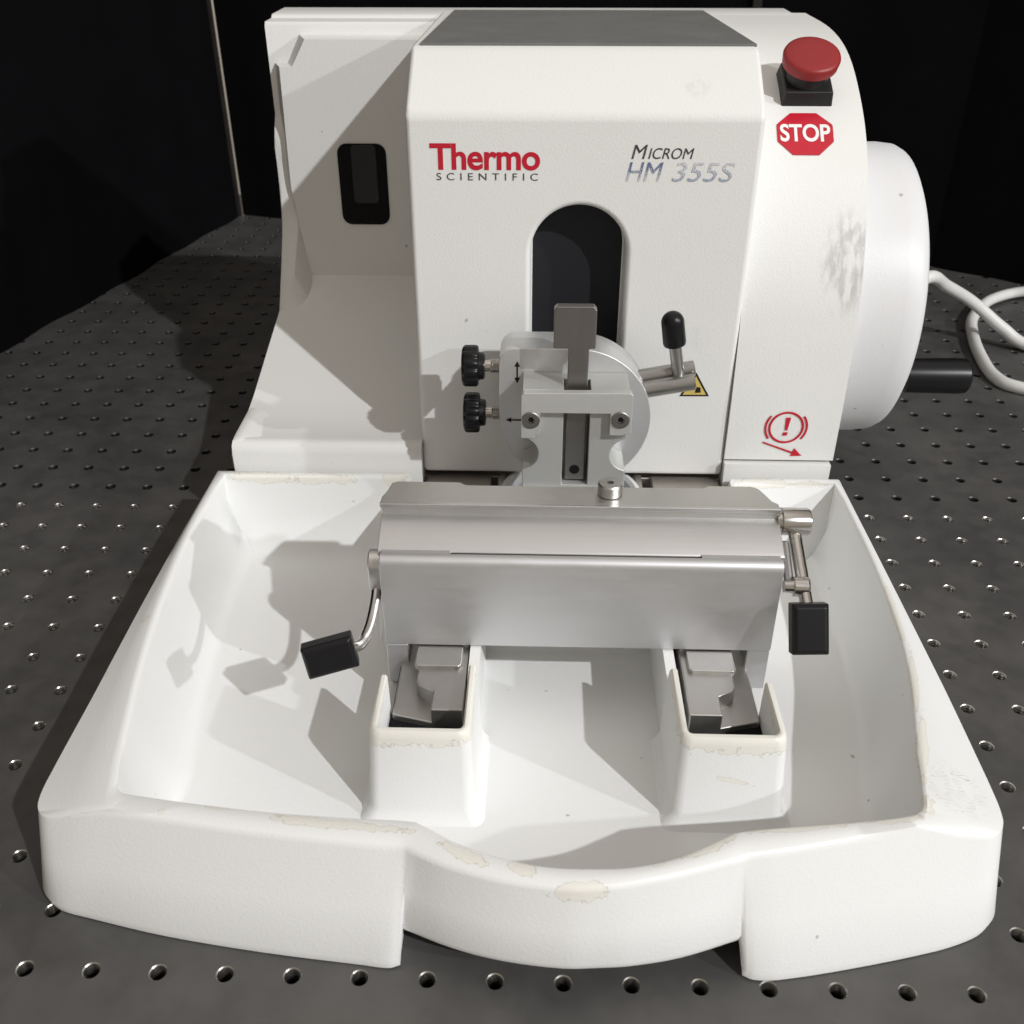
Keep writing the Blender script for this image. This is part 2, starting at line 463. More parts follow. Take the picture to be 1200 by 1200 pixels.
# per key point: bottom, shoulder, ridge, inner rim
K = [
 ((-8,296,0.6),(-3.4,291.5,46.6),(-2.2,290.3,47.8),(2.4,286)),
 ((-9,230,0.6),(-4.4,229,45.6),(-1.4,229,48),(1.8,226)),
 ((-9.5,172,0.6),(-5,172,44),(2.6,172,48),(5.6,172)),
 ((-9.5,136,0.6),(-5.2,136,42.6),(7,136,48),(9.8,136)),
 ((-9.5,104,0.6),(-5.4,104,41),(12.3,104,48),(15.0,104)),
 ((-9.3,76,0.6),(-5.7,76,40),(17.6,76,48),(20.4,77)),
 ((-9,60,0.6),(-5.8,60,39.4),(21.0,58,48),(24.4,58)),
 ((-8.7,44,0.6),(-5.6,50,39),(23.8,46.5,48),(26.6,50)),
 ((-7.0,33,0.6),(-4.2,43,38.6),(25.2,40.5,48),(27.4,46.3)),
 ((-3.2,27.5,0.6),(-1,39.2,38.6),(26.4,37,48),(29.4,43.6)),
 ((3,23.6,0.6),(4.5,37.4,39.2),(28.6,34.8,48),(33,42.1)),
 ((14,20.8,0.6),(20,34.9,44.2),(33,34,48),(40,41)),
 ((47,13.6,0.6),(46.6,31.1,46.6),(47,32.3,48),(58,38.4)),
 ((87,7.6,0.6),(86.4,25.5,46.6),(86.6,26.8,48),(90,34.8)),
 ((125,3.5,0.6),(124.6,21.6,46.6),(125,22.9,48),(122,32.9)),
 ((135,2.4,0.8),(138.4,20.8,46.6),(139.4,22.2,48),(137,32.5)),
 ((139.2,3.4,1.4),(141.6,20.4,46.6),(142.4,21.6,48),(144.6,31.9)),
 ((140.2,9.7,14),(143,19.6,46.6),(144.2,20.8,48),(148.4,29.8)),
 ((159.5,2.2,14),(156.8,13.2,46.6),(157.2,14.6,48),(161,22.6)),
 ((178,-2.3,14),(178,7.2,46.6),(178,8.6,48),(178.6,16.3)),
 ((199.6,-4.6,14),(200.3,4.6,46.6),(200.3,6.0,48),(193,13.3)),
 ((212,-4.0,14),(211.5,5.1,46.6),(211.5,6.5,48),(209.4,13.0)),
 ((223.9,-2.9,14),(222.7,7.0,46.6),(222.6,8.4,48),(223,14.0)),
 ((242.5,1.0,14),(241.2,11.8,46.6),(240.9,13.1,48),(240,18.6)),
 ((264.6,8.9,14),(262.6,18.8,46.6),(262.0,20.0,48),(258.5,28.2)),
 ((266.4,3.0,1.4),(263.7,19.6,46.6),(263.2,20.9,48),(261.8,30.2)),
 ((270.4,1.8,0.8),(266.2,20.4,46.6),(265.8,21.8,48),(266.5,31.2)),
 ((280,2.2,0.6),(276,22.2,46.6),(275.7,23.6,48),(275,32.5)),
 ((307,7.4,0.6),(305.2,28.6,46.6),(305,29.9,48),(304,36.0)),
 ((340,15.4,0.6),(333,34.6,45.2),(325,33.9,48),(318,38.0)),
 ((354,20.2,0.6),(352,37,40),(331.6,36.2,48),(329.5,40.4)),
 ((362,24.6,0.6),(361.2,39.4,39),(333.2,38.6,48),(333,42.4)),
 ((367.4,31,0.6),(366.2,44,38.8),(334.8,42,48),(335.2,45.4)),
 ((369.2,40,0.6),(368,51,39),(336.6,47,48),(336.4,50)),
 ((369.5,60,0.6),(368.4,62,39.6),(341.2,63,48),(339.4,63)),
 ((369.8,78,0.6),(368.4,80,40.4),(345.7,78,48),(342.4,78)),
 ((370,98,0.6),(368.3,98,41.2),(351,98,48),(347.4,98)),
 ((370,118,0.6),(368,118,42.2),(355.8,118,48),(352,118)),
 ((370,154,0.6),(366.8,154,44.2),(360.4,154,48),(357.2,154)),
 ((370,211,0.6),(365.6,211,46),(362.6,211,48),(360.4,211)),
 ((369,296,0.6),(364.8,291.5,46.6),(363.4,290.3,47.8),(360.6,286)),
 ((304,296,0.6),(304,291.5,46.6),(304,290.3,47.8),(307,286)),
 ((300,293,0.6),(300.6,289.6,46.6),(301,288.6,47.8),(303.6,284)),
 ((298.4,288,0.6),(299.2,286,46.6),(299.8,285.6,47.8),(302.2,281)),
 ((298.4,197,0.6),(299.2,197,44),(299.8,196.5,45),(302.4,192)),
 ((114.6,197,0.6),(113.8,197,44),(113.2,196.5,45),(110.6,192)),
 ((114.6,288,0.6),(113.8,286,46.6),(113.2,285.6,47.8),(110.8,281)),
 ((113,293,0.6),(112.4,289.6,46.6),(112,288.6,47.8),(109.4,284)),
 ((109,296,0.6),(109,291.5,46.6),(109,290.3,47.8),(106,286)),
]
# the outline is rounded between its key points, except at the notches beside the feet and at the back corners
SHARP = {0, 16, 17, 24, 25} | set(range(len(K) - 9, len(K)))
def refine(K, n=4):
    out = []; m = len(K)
    for i in range(m):
        a, b = i, (i + 1) % m
        for k in range(n if not (a in SHARP and b in SHARP) else 1):
            t = k / n; row = []
            for r in range(4):
                P = [Vector(K[(i + q) % m][r]) for q in (-1, 0, 1, 2)]
                L = (P[2] - P[1]).length
                ta = (P[2] - P[1]) if a in SHARP else (P[2] - P[0]).normalized() * L
                tb = (P[2] - P[1]) if b in SHARP else (P[3] - P[1]).normalized() * L
                h = (2*t**3 - 3*t*t + 1, t**3 - 2*t*t + t, -2*t**3 + 3*t*t, t**3 - t*t)
                row.append(tuple(P[1]*h[0] + ta*h[1] + P[2]*h[2] + tb*h[3]))
            out.append(tuple(row))
    return out
# how far the inner wall runs inwards on its way down to the floor, per key point
def wall_run(x, y):
    def sm(a, b, v):
        t = max(0.0, min(1.0, (v - a) / (b - a))); return t * t * (3 - 2 * t)
    r = 8.0
    if x < 27: r = 5.0 + 8.0 * sm(46, 90, y)
    elif x < 60 and y < 60: r = 5.0 + 3.0 * sm(30, 60, x)
    elif x > 327: r = 5.0 + 5.0 * sm(46, 85, y)
    elif x > 300 and y < 60: r = 8.0 - 3.0 * sm(300, 327, x)
    return r + (17.0 - r) * sm(255, 283, y)
def build_tray():
    KK = refine([tuple(tuple(p) + ((48.0,) if len(p) == 2 else ()) for p in k) for k in K]); n = len(KK)
    bm = bmesh.new()
    inner = [Vector((k[3][0], k[3][1])) for k in KK]
    nrm = []
    for i in range(n):
        d = inner[(i+1) % n] - inner[i-1]
        nrm.append(Vector((-d.y, d.x)).normalized())
    rings = []
    bott = [Vector(k[0]) for k in KK]; sh = [Vector(k[1]) for k in KK]; rg = [Vector(k[2]) for k in KK]
    rings.append([p + Vector((0, 0, 0)) for p in bott])
    for t in (0.06, 0.5, 0.97): rings.append([b.lerp(s, t) for b, s in zip(bott, sh)])
    # slightly belly the lowest ring inward for the soft lower edge
    c = Vector((180, 160, 0))
    rings[0] = [p + (c - p).normalized() * 1.3 for p in bott]
    for r_ in rings[0:1]:
        for p, b in zip(r_, bott): p.z = b.z
    rings[1] = [p + Vector((0, 0, 1.2)) for p in rings[1]]
    for t in (0.0, 0.5): rings.append([s.lerp(r, t) for s, r in zip(sh, rg)])
    rings.append(rg)
    top = [k[2][2] for k in KK]
    rings.append([Vector((p.x, p.y, t)) - Vector((m.x, m.y, 0)) * 1.0 for p, m, t in zip(inner, nrm, top)])
    rings.append([Vector((p.x, p.y, t - 0.5)) for p, t in zip(inner, top)])
    for f, z in ((0.05, None), (0.30, 34), (0.62, 20), (0.86, 11), (1.0, 7.8), (1.16, 5.4), (1.32, 4.3), (1.46, 4.0)):
        ring = []
        for p, m, t in zip(inner, nrm, top):
            run = wall_run(p.x, p.y); q = p + m * run * f
            ring.append(Vector((q.x, q.y, (t - 2.2) if z is None else z)))
        rings.append(ring)
    V = [[bm.verts.new(p) for p in r] for r in rings]
    for A, B in zip(V, V[1:]):
        for i in range(n):
            bm.faces.new([A[i], A[(i+1) % n], B[(i+1) % n], B[i]])
    from mathutils.geometry import tessellate_polygon
    loop = [Vector((v.co.x, v.co.y, 0)) for v in V[-1]]
    for tri in tessellate_polygon([loop]):
        bm.faces.new([V[-1][i] for i in tri])
    bm.faces.new([bm.verts.new((x, y, 3.94)) for x, y in [(16, 60), (28, 48), (140, 40), (165, 25), (185, 17), (215, 17), (240, 23), (262, 38), (326, 47), (338, 80), (350, 150), (352, 280), (306, 280), (301, 189), (112, 189), (107, 280), (12, 280)]])
    bm.normal_update()
    # inner ends of the two front feet, standing below the raised middle
    for pts in ([(116, 7.2), (133, 5.0), (136.4, 5.2), (138.2, 6.6), (139.2, 12), (139.2, 26), (116, 28)],
                [(290, 7.2), (273, 4.4), (269.8, 4.6), (267.8, 6.2), (266.8, 12), (266.8, 26), (290, 28)]):
        for v in prism(bm, pts, 'z', 0.9, 17):
            if v.co.y < 20: v.co.y += (v.co.z - 2) * 0.41
    # the two sleeves round the guide rails: walls with an open well inside
    for a, b in ((119.6, 162.0), (247.6, 291.6)):
        t = 3.5; y0 = 77.6; ya, yb = (112.5, 120.5) if a < 200 else (120.5, 112.5)
        def loop(z, o_, yo):
            x0, x1, yy = a - o_, b + o_, yo
            r = 5.0; out = [(x0, ya)]
            out += [(x0 + r - r*math.cos(math.radians(q)), yy + r - r*math.sin(math.radians(q))) for q in (0, 22, 45, 68, 90)]
            out += [(x1 - r + r*math.sin(math.radians(q)), yy + r - r*math.cos(math.radians(q))) for q in (0, 22, 45, 68, 90)]
            out += [(x1, yb)]
            return [bm.verts.new((x, y, z)) for x, y in out]
        def loop_in(z, w):
            x0, x1, yy = a + w, b - w, y0 + w
            r = 3.0; out = [(x0, ya)]
            out += [(x0 + r - r*math.cos(math.radians(q)), yy + r - r*math.sin(math.radians(q))) for q in (0, 22, 45, 68, 90)]
            out += [(x1 - r + r*math.sin(math.radians(q)), yy + r - r*math.cos(math.radians(q))) for q in (0, 22, 45, 68, 90)]
            out += [(x1, yb)]
            return [bm.verts.new((x, y, z)) for x, y in out]
        L = [loop(3.5, 6.0, y0 - 11), loop(6.0, 3.2, y0 - 8.4), loop(10, 1.4, y0 - 6.4), loop(44, 0.2, y0 - 0.6), loop(46.6, -0.2, y0),
             loop(47.8, -1.2, y0 + 0.9), loop_in(47.8, 2.7), loop_in(46.6, t), loop_in(12, t + 0.5)]
        for A, B in zip(L, L[1:]):
            for i in range(len(A) - 1): bm.faces.new([A[i], A[i+1], B[i+1], B[i]])
        bm.faces.new(L[-1])
        bm.faces.new([r_[0] for r_ in L]); bm.faces.new([r_[-1] for r_ in L])
        (ia, ib), (oa, ob) = ((b - 4.4, b + 0.4), (a - 0.4, a + 4.4)) if a < 200 else ((a - 0.4, a + 4.4), (b - 4.4, b + 0.4))
        box(bm, (ia, 120, 3.6), (ib, 184, 40.2)); box(bm, (oa, 112, 3.6), (ob, 184, 16.0))
    o = obj('waste_tray', bm, M_tray, bevel=0.0, smooth=48)
    o['label'] = 'white enamelled waste tray with flaked rim in front of the microtome'
    o['category'] = 'tray'
    return o
build_tray()

# ------------------------------------------------------------------ microtome
T = empty('microtome', (180, 400, 0), 'white rotary microtome with red stop button and handwheel at its right', 'microtome')

RP = catmull([(298.4, 56), (298.4, 92), (301.0, 131), (307.0, 162), (320.5, 194.4), (338, 221), (364.7, 242.3), (404, 261), (452, 269.4), (523, 271.5)], 8)
RP = [(p[0], p[1]) for p in [Vector((*q, 0)) if len(q) == 2 else q for q in [tuple(v) for v in RP]]] if False else [(v[0], v[1]) for v in RP]
RS = [0.0]
for a, b in zip(RP, RP[1:]): RS.append(RS[-1] + math.hypot(b[0]-a[0], b[1]-a[1]))
def on_column(x, s, off=0.0):
    """Point of the right column's curved face, s mm up its profile."""
    s = max(0.0, min(RS[-1] - 1e-3, s)); i = 0
    while RS[i+1] < s: i += 1
    t = (s - RS[i]) / (RS[i+1] - RS[i]); a, b = RP[i], RP[i+1]
    y = a[0] + (b[0]-a[0])*t; z = a[1] + (b[1]-a[1])*t
    # blended normal
    j = max(0, min(len(RP)-2, i)); d = Vector((RP[min(j+2, len(RP)-1)][0] - RP[max(j-1, 0)][0], RP[min(j+2, len(RP)-1)][1] - RP[max(j-1, 0)][1])).normalized()
    return (x, y - d.y * off, z + d.x * off)
def s_of_z(z):
    for i in range(len(RP)-1):
        if RP[i][1] <= z <= RP[i+1][1]: return RS[i] + (z - RP[i][1]) / (RP[i+1][1] - RP[i][1]) * (RS[i+1]-RS[i])
    return RS[-1]

def build_housing():
    bm = bmesh.new()
    # right column: curved face extruded over its width
    prism(bm, RP + [(523, 56)], 'x', 297.5, 361)
    # base strip under the column and base plinth
    prism(bm, [(295.5, 1.5), (295.5, 54.2), (523, 54.2), (523, 1.5)], 'x', 297.6, 359.6)
    # rear body with the raised lid ridge along the back
    prism(bm, [(489, 60), (489, 266.4), (491, 268.8), (509, 269.2), (510.5, 270.6), (513, 271.3), (550, 271.9), (556, 268), (556, 60)], 'x', 6.4, 352)
    # left wing: raised wall panel in front of the rear body
    out = [(15.6, 168), (17.0, 244.5), (25.3, 244.5), (30, 252), (35.0, 260.4), (118.6, 260.4), (118.6, 96), (22.6, 96), (22.6, 106)]
    A = [bm.verts.new((x, 472, z)) for x, z in out]
    B = [bm.verts.new((x - (7.0 if i < 5 else 0), 490, z + (0.0 if i not in (4, 5) else 1.2))) for i, (x, z) in enumerate(out)]
    bm.faces.new(A)
    for i in range(len(A)): bm.faces.new([A[i], A[(i+1) % len(A)], B[(i+1) % len(A)], B[i]])
    # left wing: sloping floor with its front lip
    prism(bm, [(293.6, 1.5), (293.6, 58), (294.4, 62), (297, 64.2), (301, 64.6), (305, 63.6), (330, 64.8), (350, 69), (400, 83.5), (466, 102.4), (473, 107.5), (480, 112), (480, 1.5)], 'x', 6.8, 119)
    # left wing: outer rib that sweeps from the lip up to the rear body
    prof = catmull([(294.2, 60), (296.4, 63.4), (302, 65.4), (330, 66.2), (350, 66.9), (380.5, 69.4), (399, 73), (415, 79), (433, 92), (447.6, 110), (461, 128), (471.7, 144.7), (477, 165), (478.5, 182), (479, 200), (489, 215)], 5)
    secs = []
    for v in prof:
        y, z = v[0], v[1]
        zf = 63 if y < 330 else (64.8 + (y-330)*0.277 if y < 472 else z - 1)
        zf = min(zf, z - 0.4)
        w = 13.5 + max(0, min(1, (y-300)/60)) * 1.5 + max(0, min(1, (y-440)/30)) * 2.5
        secs.append([(6.2, y, z-3), (6.7, y, z-0.6), (7.9, y, z), (w-2, y, z), (w, y + 0.4, z-0.6), (max(w + 0.8, 27 - 0.014*(y-300)), y + 6, zf), (max(w + 0.8, 27 - 0.014*(y-300)), y + 6, zf - 12), (6.2, y, min(zf - 20, 40))])
    R_ = [[bm.verts.new(p) for p in s] for s in secs]
    for a, b in zip(R_, R_[1:]):
        for k in range(len(a) - 1): bm.faces.new([a[k], a[k+1], b[k+1], b[k]])
    bm.faces.new(R_[0]); bm.faces.new(R_[-1][::-1])
    # outer left side and a plinth down to the table
    prism(bm, [(300, 1.5), (300, 50), (489, 62), (489, 1.5)], 'x', 6.5, 20)
    o = obj('housing', bm, M_white, T, bevel=0, smooth=40)
    b = o.modifiers.new('edge', 'BEVEL'); b.width = 2.0 * S; b.segments = 3; b.limit_method = 'ANGLE'
    b.angle_limit = math.radians(40); b.harden_normals = True
    return o
H = build_housing()

# front cover with the arched slot
def build_cover():
    bm = bmesh.new()
    prof = [(300, 43.5), (300, 246), (303, 249.5), (334, 270.6), (338.5, 272.6), (345, 273.2), (513, 273.0), (513, 43.5)]
    prism(bm, prof, 'x', 119.0, 297.4)
    o = obj('front_cover', bm, M_white, T, bevel=3.0, seg=4)
    c = bmesh.new()
    prism(c, [(182.2, 20)] + [(232.8, 20)] + arc(207.5, 177.2, 25.3, 0, 180, 28), 'y', 280, 322)
    cutter(o, c, M_void)
    return o
COVER = build_cover()
bm = bmesh.new(); box(bm, (178, 321, 30), (238, 324, 206)); obj('slot_shutter', bm, M_navy, COVER)
bm = bmesh.new()
A_ = [(123.8, 340.0), (296.2, 340.0), (291.8, 512.4), (127.8, 512.4)]
prism(bm, A_, 'z', 272.4, 274.0); obj('lid_mat', bm, M_grey, T, bevel=0.5)

# dark window in the left wing
c = bmesh.new(); prism(c, rrect(49.4, 143.4, 82.6, 197.4, 6.5), 'y', 460, 486)
H_bev = H.modifiers[0].width
bm = bmesh.new()
W0 = rrect(49.6, 143.5, 82.5, 197.3, 6.5); W1 = rrect(51.0, 145.0, 81.0, 195.8, 5.5)
a = [bm.verts.new((x, 471.2, z)) for x, z in W0]; b_ = [bm.verts.new((x, 471.7, z)) for x, z in W1]
for i in range(len(a)): bm.faces.new([a[i], a[(i+1) % len(a)], b_[(i+1) % len(a)], b_[i]])
o_ = [bm.verts.new((x, 472.4, z)) for x, z in W0]
for i in range(len(a)): bm.faces.new([a[i], a[(i+1) % len(a)], o_[(i+1) % len(a)], o_[i]])
d_ = [bm.verts.new((x, 471.8, z)) for x, z in W1]
bm.faces.new(d_)
WIN = obj('window_recess', bm, M_void, T)
bm = bmesh.new()
prism(bm, rrect(58.5, 158, 76, 196.6, 3), 'y', 470.6, 471.9); obj('inner_flap', bm, M_blackm, WIN, bevel=0.6)

# steel base between housing and tray
bm = bmesh.new()
box(bm, (117, 306, 1.5), (299, 470, 38))
box(bm, (121, 262, 20), (160, 305, 40)); box(bm, (256, 262, 20), (296, 305, 40))
box(bm, (164, 262, 20), (168, 305, 41)); box(bm, (246, 262, 20), (250, 305, 41))
obj('base_frame', bm, M_frame, T, bevel=0.8)
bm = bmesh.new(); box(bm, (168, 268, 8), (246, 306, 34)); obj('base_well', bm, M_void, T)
bm = bmesh.new(); lathe(bm, [(0, 40), (5, 42), (7, 41.5), (7.6, 39), (6, 37), (1, 36)], (207, 282, 34), (0, 0, 1), 64); obj('sealing_ring', bm, M_wheel, T, smooth=30)

# guide rails standing in the tray's sleeves
def rail(mir):
    X = (lambda x: x) if not mir else (lambda x: 412.0 - x)
    def poly(bm, pts, z0, z1): prism(bm, [(X(x), y) for x, y in pts], 'z', z0, z1)
    bm = bmesh.new()
    poly(bm, [(124.8, 106.6), (143.6, 101.6), (157.2, 101.6), (157.2, 262), (124.8, 262)], 25.0, 30.2)
    poly(bm, [(142.8, 101.2), (157.0, 101.2), (157.0, 262), (134.6, 262), (134.6, 119.5), (136.4, 116.6), (142.8, 113.2)], 26, 38.4)
    o = obj('guide_rail', bm, M_block, T, bevel=0.7)
    bm = bmesh.new()
    poly(bm, [(132.8, 129.3), (134.2, 127.7), (153.0, 127.7), (154.4, 129.2), (154.4, 262), (132.8, 262)], 37.2, 40.4)
    obj('rail_jaw', bm, M_rail, o, bevel=0.6)
    bm = bmesh.new(); box(bm, (X(124), 86, 4.2), (X(158), 190, 27)); obj('well_shade_block', bm, M_void, o)  # black block standing in for the shade down in the sleeve well
rail(False); rail(True)

# handwheel on the right side
bm = bmesh.new()
lathe(bm, [(0, 60), (0.5, 86), (3, 88.5), (29, 88.5), (37, 87.6), (41, 85.4), (43.4, 81), (44, 70), (41, 20)], (359.4, 398, 125), (1, 0, 0), 96)
WHEEL = obj('handwheel', bm, M_wheel, T, smooth=40)
bm = bmesh.new()
lathe(bm, [(0, 6), (1, 8.6), (2.5, 10.2), (33, 10.6), (38.4, 10.2), (39.6, 9.0), (40, 6)], (402.5, 334, 95), (1, 0, 0), 36)
obj('crank_handle', bm, M_black, WHEEL)

# emergency stop
Sb = s_of_z(247.6); c0 = Vector(on_column(331.0, Sb)); c1 = Vector(on_column(331.0, Sb + 4)); tng = (c1 - c0).normalized(); nr = Vector((1, 0, 0)).cross(tng).normalized()
if nr.z < 0: nr = -nr
M3 = Matrix(((1, tng.x, nr.x), (0, tng.y, nr.y), (0, tng.z, nr.z)))
bm = bmesh.new()
vs = box(bm, (-14.2, -14.2, -4), (14.2, 14.0, 7.5))
for v in vs:
    if v.co.z > 0: v.co.x *= 0.9; v.co.y *= 0.9
    v.co = M3 @ v.co + c0
lathe(bm, [(0, 11.5), (5, 11), (9, 10)], c0 + nr * 6.5, nr, 36)
STOP = obj('emergency_stop', bm, M_blackm, T, bevel=0.9)
bm = bmesh.new()
lathe(bm, [(0, 8), (0.3, 13.6), (1.2, 14.9), (5.5, 15.4), (6.7, 14.9), (7.4, 13.6), (7.9, 9), (8.1, 3)], c0 + nr * 13.5 + tng * 1.5, nr, 56)
obj('push_button', bm, M_red, STOP, smooth=40)

# stop sticker, caution symbol on the right column
def col_map(off):
    return lambda x, s: on_column(x, s, off)
def strip_fill(poly, s0, s1, n):
    """Cuts a convex outline (x, s) into horizontal bands so that it can follow the curved face."""
    V, F = [], []
    def span(s):
        xs = []
        m = len(poly)
        for i in range(m):
            (xa, sa), (xb, sb) = poly[i], poly[(i+1) % m]
            if sa == sb: 
                if abs(sa - s) < 1e-6: xs += [xa, xb]
                continue
            t = (s - sa) / (sb - sa)
            if -1e-6 <= t <= 1 + 1e-6: xs.append(xa + (xb-xa)*t)
        return min(xs), max(xs)
    for k in range(n + 1):
        s = s0 + (s1 - s0) * k / n; a, b = span(s)
        V += [(a, s), (b, s)]
        if k: F.append((2*k-2, 2*k-1, 2*k+1, 2*k))
    return V, F
sc_ = s_of_z(229.5); cxs = 328.6; hw, hh, ch = 15.0, 13.4, 8.0
octo = [(cxs-hw, sc_-hh+ch), (cxs-hw+ch*1.0, sc_-hh), (cxs+hw-ch, sc_-hh), (cxs+hw, sc_-hh+ch), (cxs+hw, sc_+hh-ch), (cxs+hw-ch, sc_+hh), (cxs-hw+ch, sc_+hh), (cxs-hw, sc_+hh-ch)]
bm = bmesh.new(); add_flat(bm, strip_fill(octo, sc_-hh, sc_+hh, 24), col_map(0.35)); STK = obj('stop_sticker', bm, M_sred, T)
bm = bmesh.new(); add_flat(bm, fit(glyphs('STOP', 10, 0, 0.25), cxs-13.4, cxs+13.4, sc_-5.6, sc_+5.6), col_map(0.6)); obj('sticker_lettering', bm, M_swhite, STK)
bm = bmesh.new()
sx, ss = 330.6, s_of_z(77.5)
def tilt(gl, a):
    return [(sx + (x-sx)*math.cos(a) - (s-ss)*math.sin(a), ss + (x-sx)*math.sin(a) + (s-ss)*math.cos(a)) for x, s in gl[0]], gl[1]
cm = col_map(0.4)
add_flat(bm, ring2d(sx, ss, 8.9, 10.2), cm)
add_flat(bm, ring2d(sx, ss, 11.2, 12.4, 142, 218, 20), cm); add_flat(bm, ring2d(sx, ss, 11.2, 12.4, -38, 38, 20), cm)
add_flat(bm, ([(sx-0.6, ss-1.8), (sx+0.9, ss-1.8), (sx+2.0, ss+6.4), (sx-0.9, ss+6.4)], [(0,1,2,3)]), cm)
add_flat(bm, ([(sx-1.6, ss-5.2), (sx+1.0, ss-5.2), (sx+1.4, ss-3.0), (sx-1.2, ss-3.0)], [(0,1,2,3)]), cm)
add_flat(bm, ([(sx-12.4, ss-9.2), (sx-12.0, ss-10.3), (sx+5.6, ss-17.0), (sx+6.1, ss-15.9)], [(0,1,2,3)]), cm)
add_flat(bm, ([(sx+11.6, ss-18.4), (sx+6.6, ss-13.4), (sx+4.9, ss-18.7)], [(0,1,2)]), cm)
obj('rotation_symbol', bm, M_tred, T)

# lettering on the front cover
YF = 299.78
pm = lambda x, z: (x, YF, z)
bm = bmesh.new()
add_flat(bm, fit(glyphs('Thermo', 14, 0, 0.32, 0.96), 131.0, 186.6, 220.0, 233.0), pm)
TL = obj('maker_lettering', bm, M_tred, T)
add_pts = None
bm = bmesh.new(); add_flat(bm, fit(glyphs('SCIENTIFIC', 5, 0, 0.0, 1.75), 134.0, 185.6, 215.0, 218.6), pm); obj('maker_lettering', bm, M_ink_worn, T)
bm = bmesh.new()
add_flat(bm, fit(glyphs('M', 8, 0.22, 0), 232.4, 240.2, 226.0, 232.8), pm)
add_flat(bm, fit(glyphs('ICROM', 7, 0.22, 0), 240.8, 263.4, 226.0, 231.3), pm)
obj('model_lettering', bm, M_ink_worn, T)
bm = bmesh.new(); add_flat(bm, fit(glyphs('HM', 10, 0.22, 0), 230.2, 248.6, 215.0, 224.4), pm); obj('model_lettering', bm, M_blue_a, T)
bm = bmesh.new(); add_flat(bm, fit(glyphs('355S', 10, 0.22, 0), 253.4, 284.6, 215.0, 224.4), pm); obj('model_lettering', bm, M_blue_b, T)
bm = bmesh.new()
add_flat(bm, ([(276.1, 110.4), (284.6, 95.9), (267.8, 95.7)], [(0,1,2)]), lambda x, z: (x, 299.75, z), 1)
add_flat(bm, ([(276.1, 108.2), (282.8, 96.8), (269.5, 96.7)], [(0,1,2)]), lambda x, z: (x, 299.62, z), 0)
add_flat(bm, ([(276.4, 98.0), (279.6, 98.2), (279.2, 101.4), (276.6, 101.6)], [(0,1,2,3)]), lambda x, z: (x, 299.5, z), 1)
obj('warning_sticker', bm, [M_yellow, M_ink], T)

# ------------------------------------------------------------------ blade holder
B = empty('blade_holder', (207, 157, 41), 'wide silver blade holder bridging the two rails above the tray', 'blade holder')
bm = bmesh.new()
prism(bm, [(141.6, 41.0), (147.4, 41.0), (147.4, 88.6), (146.6, 89.2), (145.0, 89.5), (143.6, 89.1), (142.5, 88.2), (141.9, 87.0), (141.6, 85.4)], 'x', 117.8, 296.8)
obj('front_plate', bm, M_plate, B, bevel=0.5)
for x0, x1 in ((118.0, 128.4), (286.2, 296.6)):
    bm = bmesh.new()
    prism(bm, [(141.9, 17.5), (141.9, 40.8), (148, 40.8), (148, 84), (167.4, 95.6), (186.4, 97), (186.4, 17.5)], 'x', x0, x1)
    obj('side_plate', bm, M_plate, B, bevel=0.7)
bm = bmesh.new()
prism(bm, [(149.2, 78), (149.2, 88.2), (150.0, 89.0), (167.6, 96.6), (172, 96.6), (172, 86)], 'x', 116.2, 298.2)
obj('clamp_plate', bm, M_alu_x, B, bevel=0.4)
bm = bmesh.new(); prism(bm, [(147.3, 82), (147.3, 87.6), (149.5, 87.6), (149.5, 82)], 'x', 149.5, 261.0)
obj('blade_slot', bm, M_void, B)
for a, b in ((118.4, 149.2), (261.3, 296.2)):
    bm = bmesh.new(); prism(bm, [(147.2, 82), (147.2, 89.0), (149.6, 89.0), (149.6, 82)], 'x', a, b); obj('slot_end', bm, M_plate, B)
bm = bmesh.new()
plan = [(115.8, 168.2), (298.0, 168.2), (298.0, 172.0), (295.4, 174.6), (293.4, 180.6), (291.4, 185.4), (288.6, 187.6), (268, 187.6), (265.4, 185.2), (154.2, 185.2), (151.0, 187.8), (121.4, 187.8), (119.0, 186.6), (117.2, 177.4), (115.8, 173.6)]
prism(bm, plan, 'z', 90, 102.6)
obj('top_plate', bm, M_body, B, bevel=0.9, seg=2)
bm = bmesh.new(); box(bm, (115.6, 166.9, 100.3), (298.2, 169.5, 102.5)); obj('front_edge', bm, M_alu, B, bevel=0.4)
bm = bmesh.new()
lathe(bm, [(0, 5.2), (0.4, 5.8), (5.2, 5.8), (6.0, 5.1), (6.0, 1.6), (3, 1.4)], (221.4, 178.6, 102.7), (0, 0, 1), 32); obj('clamp_screw', bm, M_rail, B)
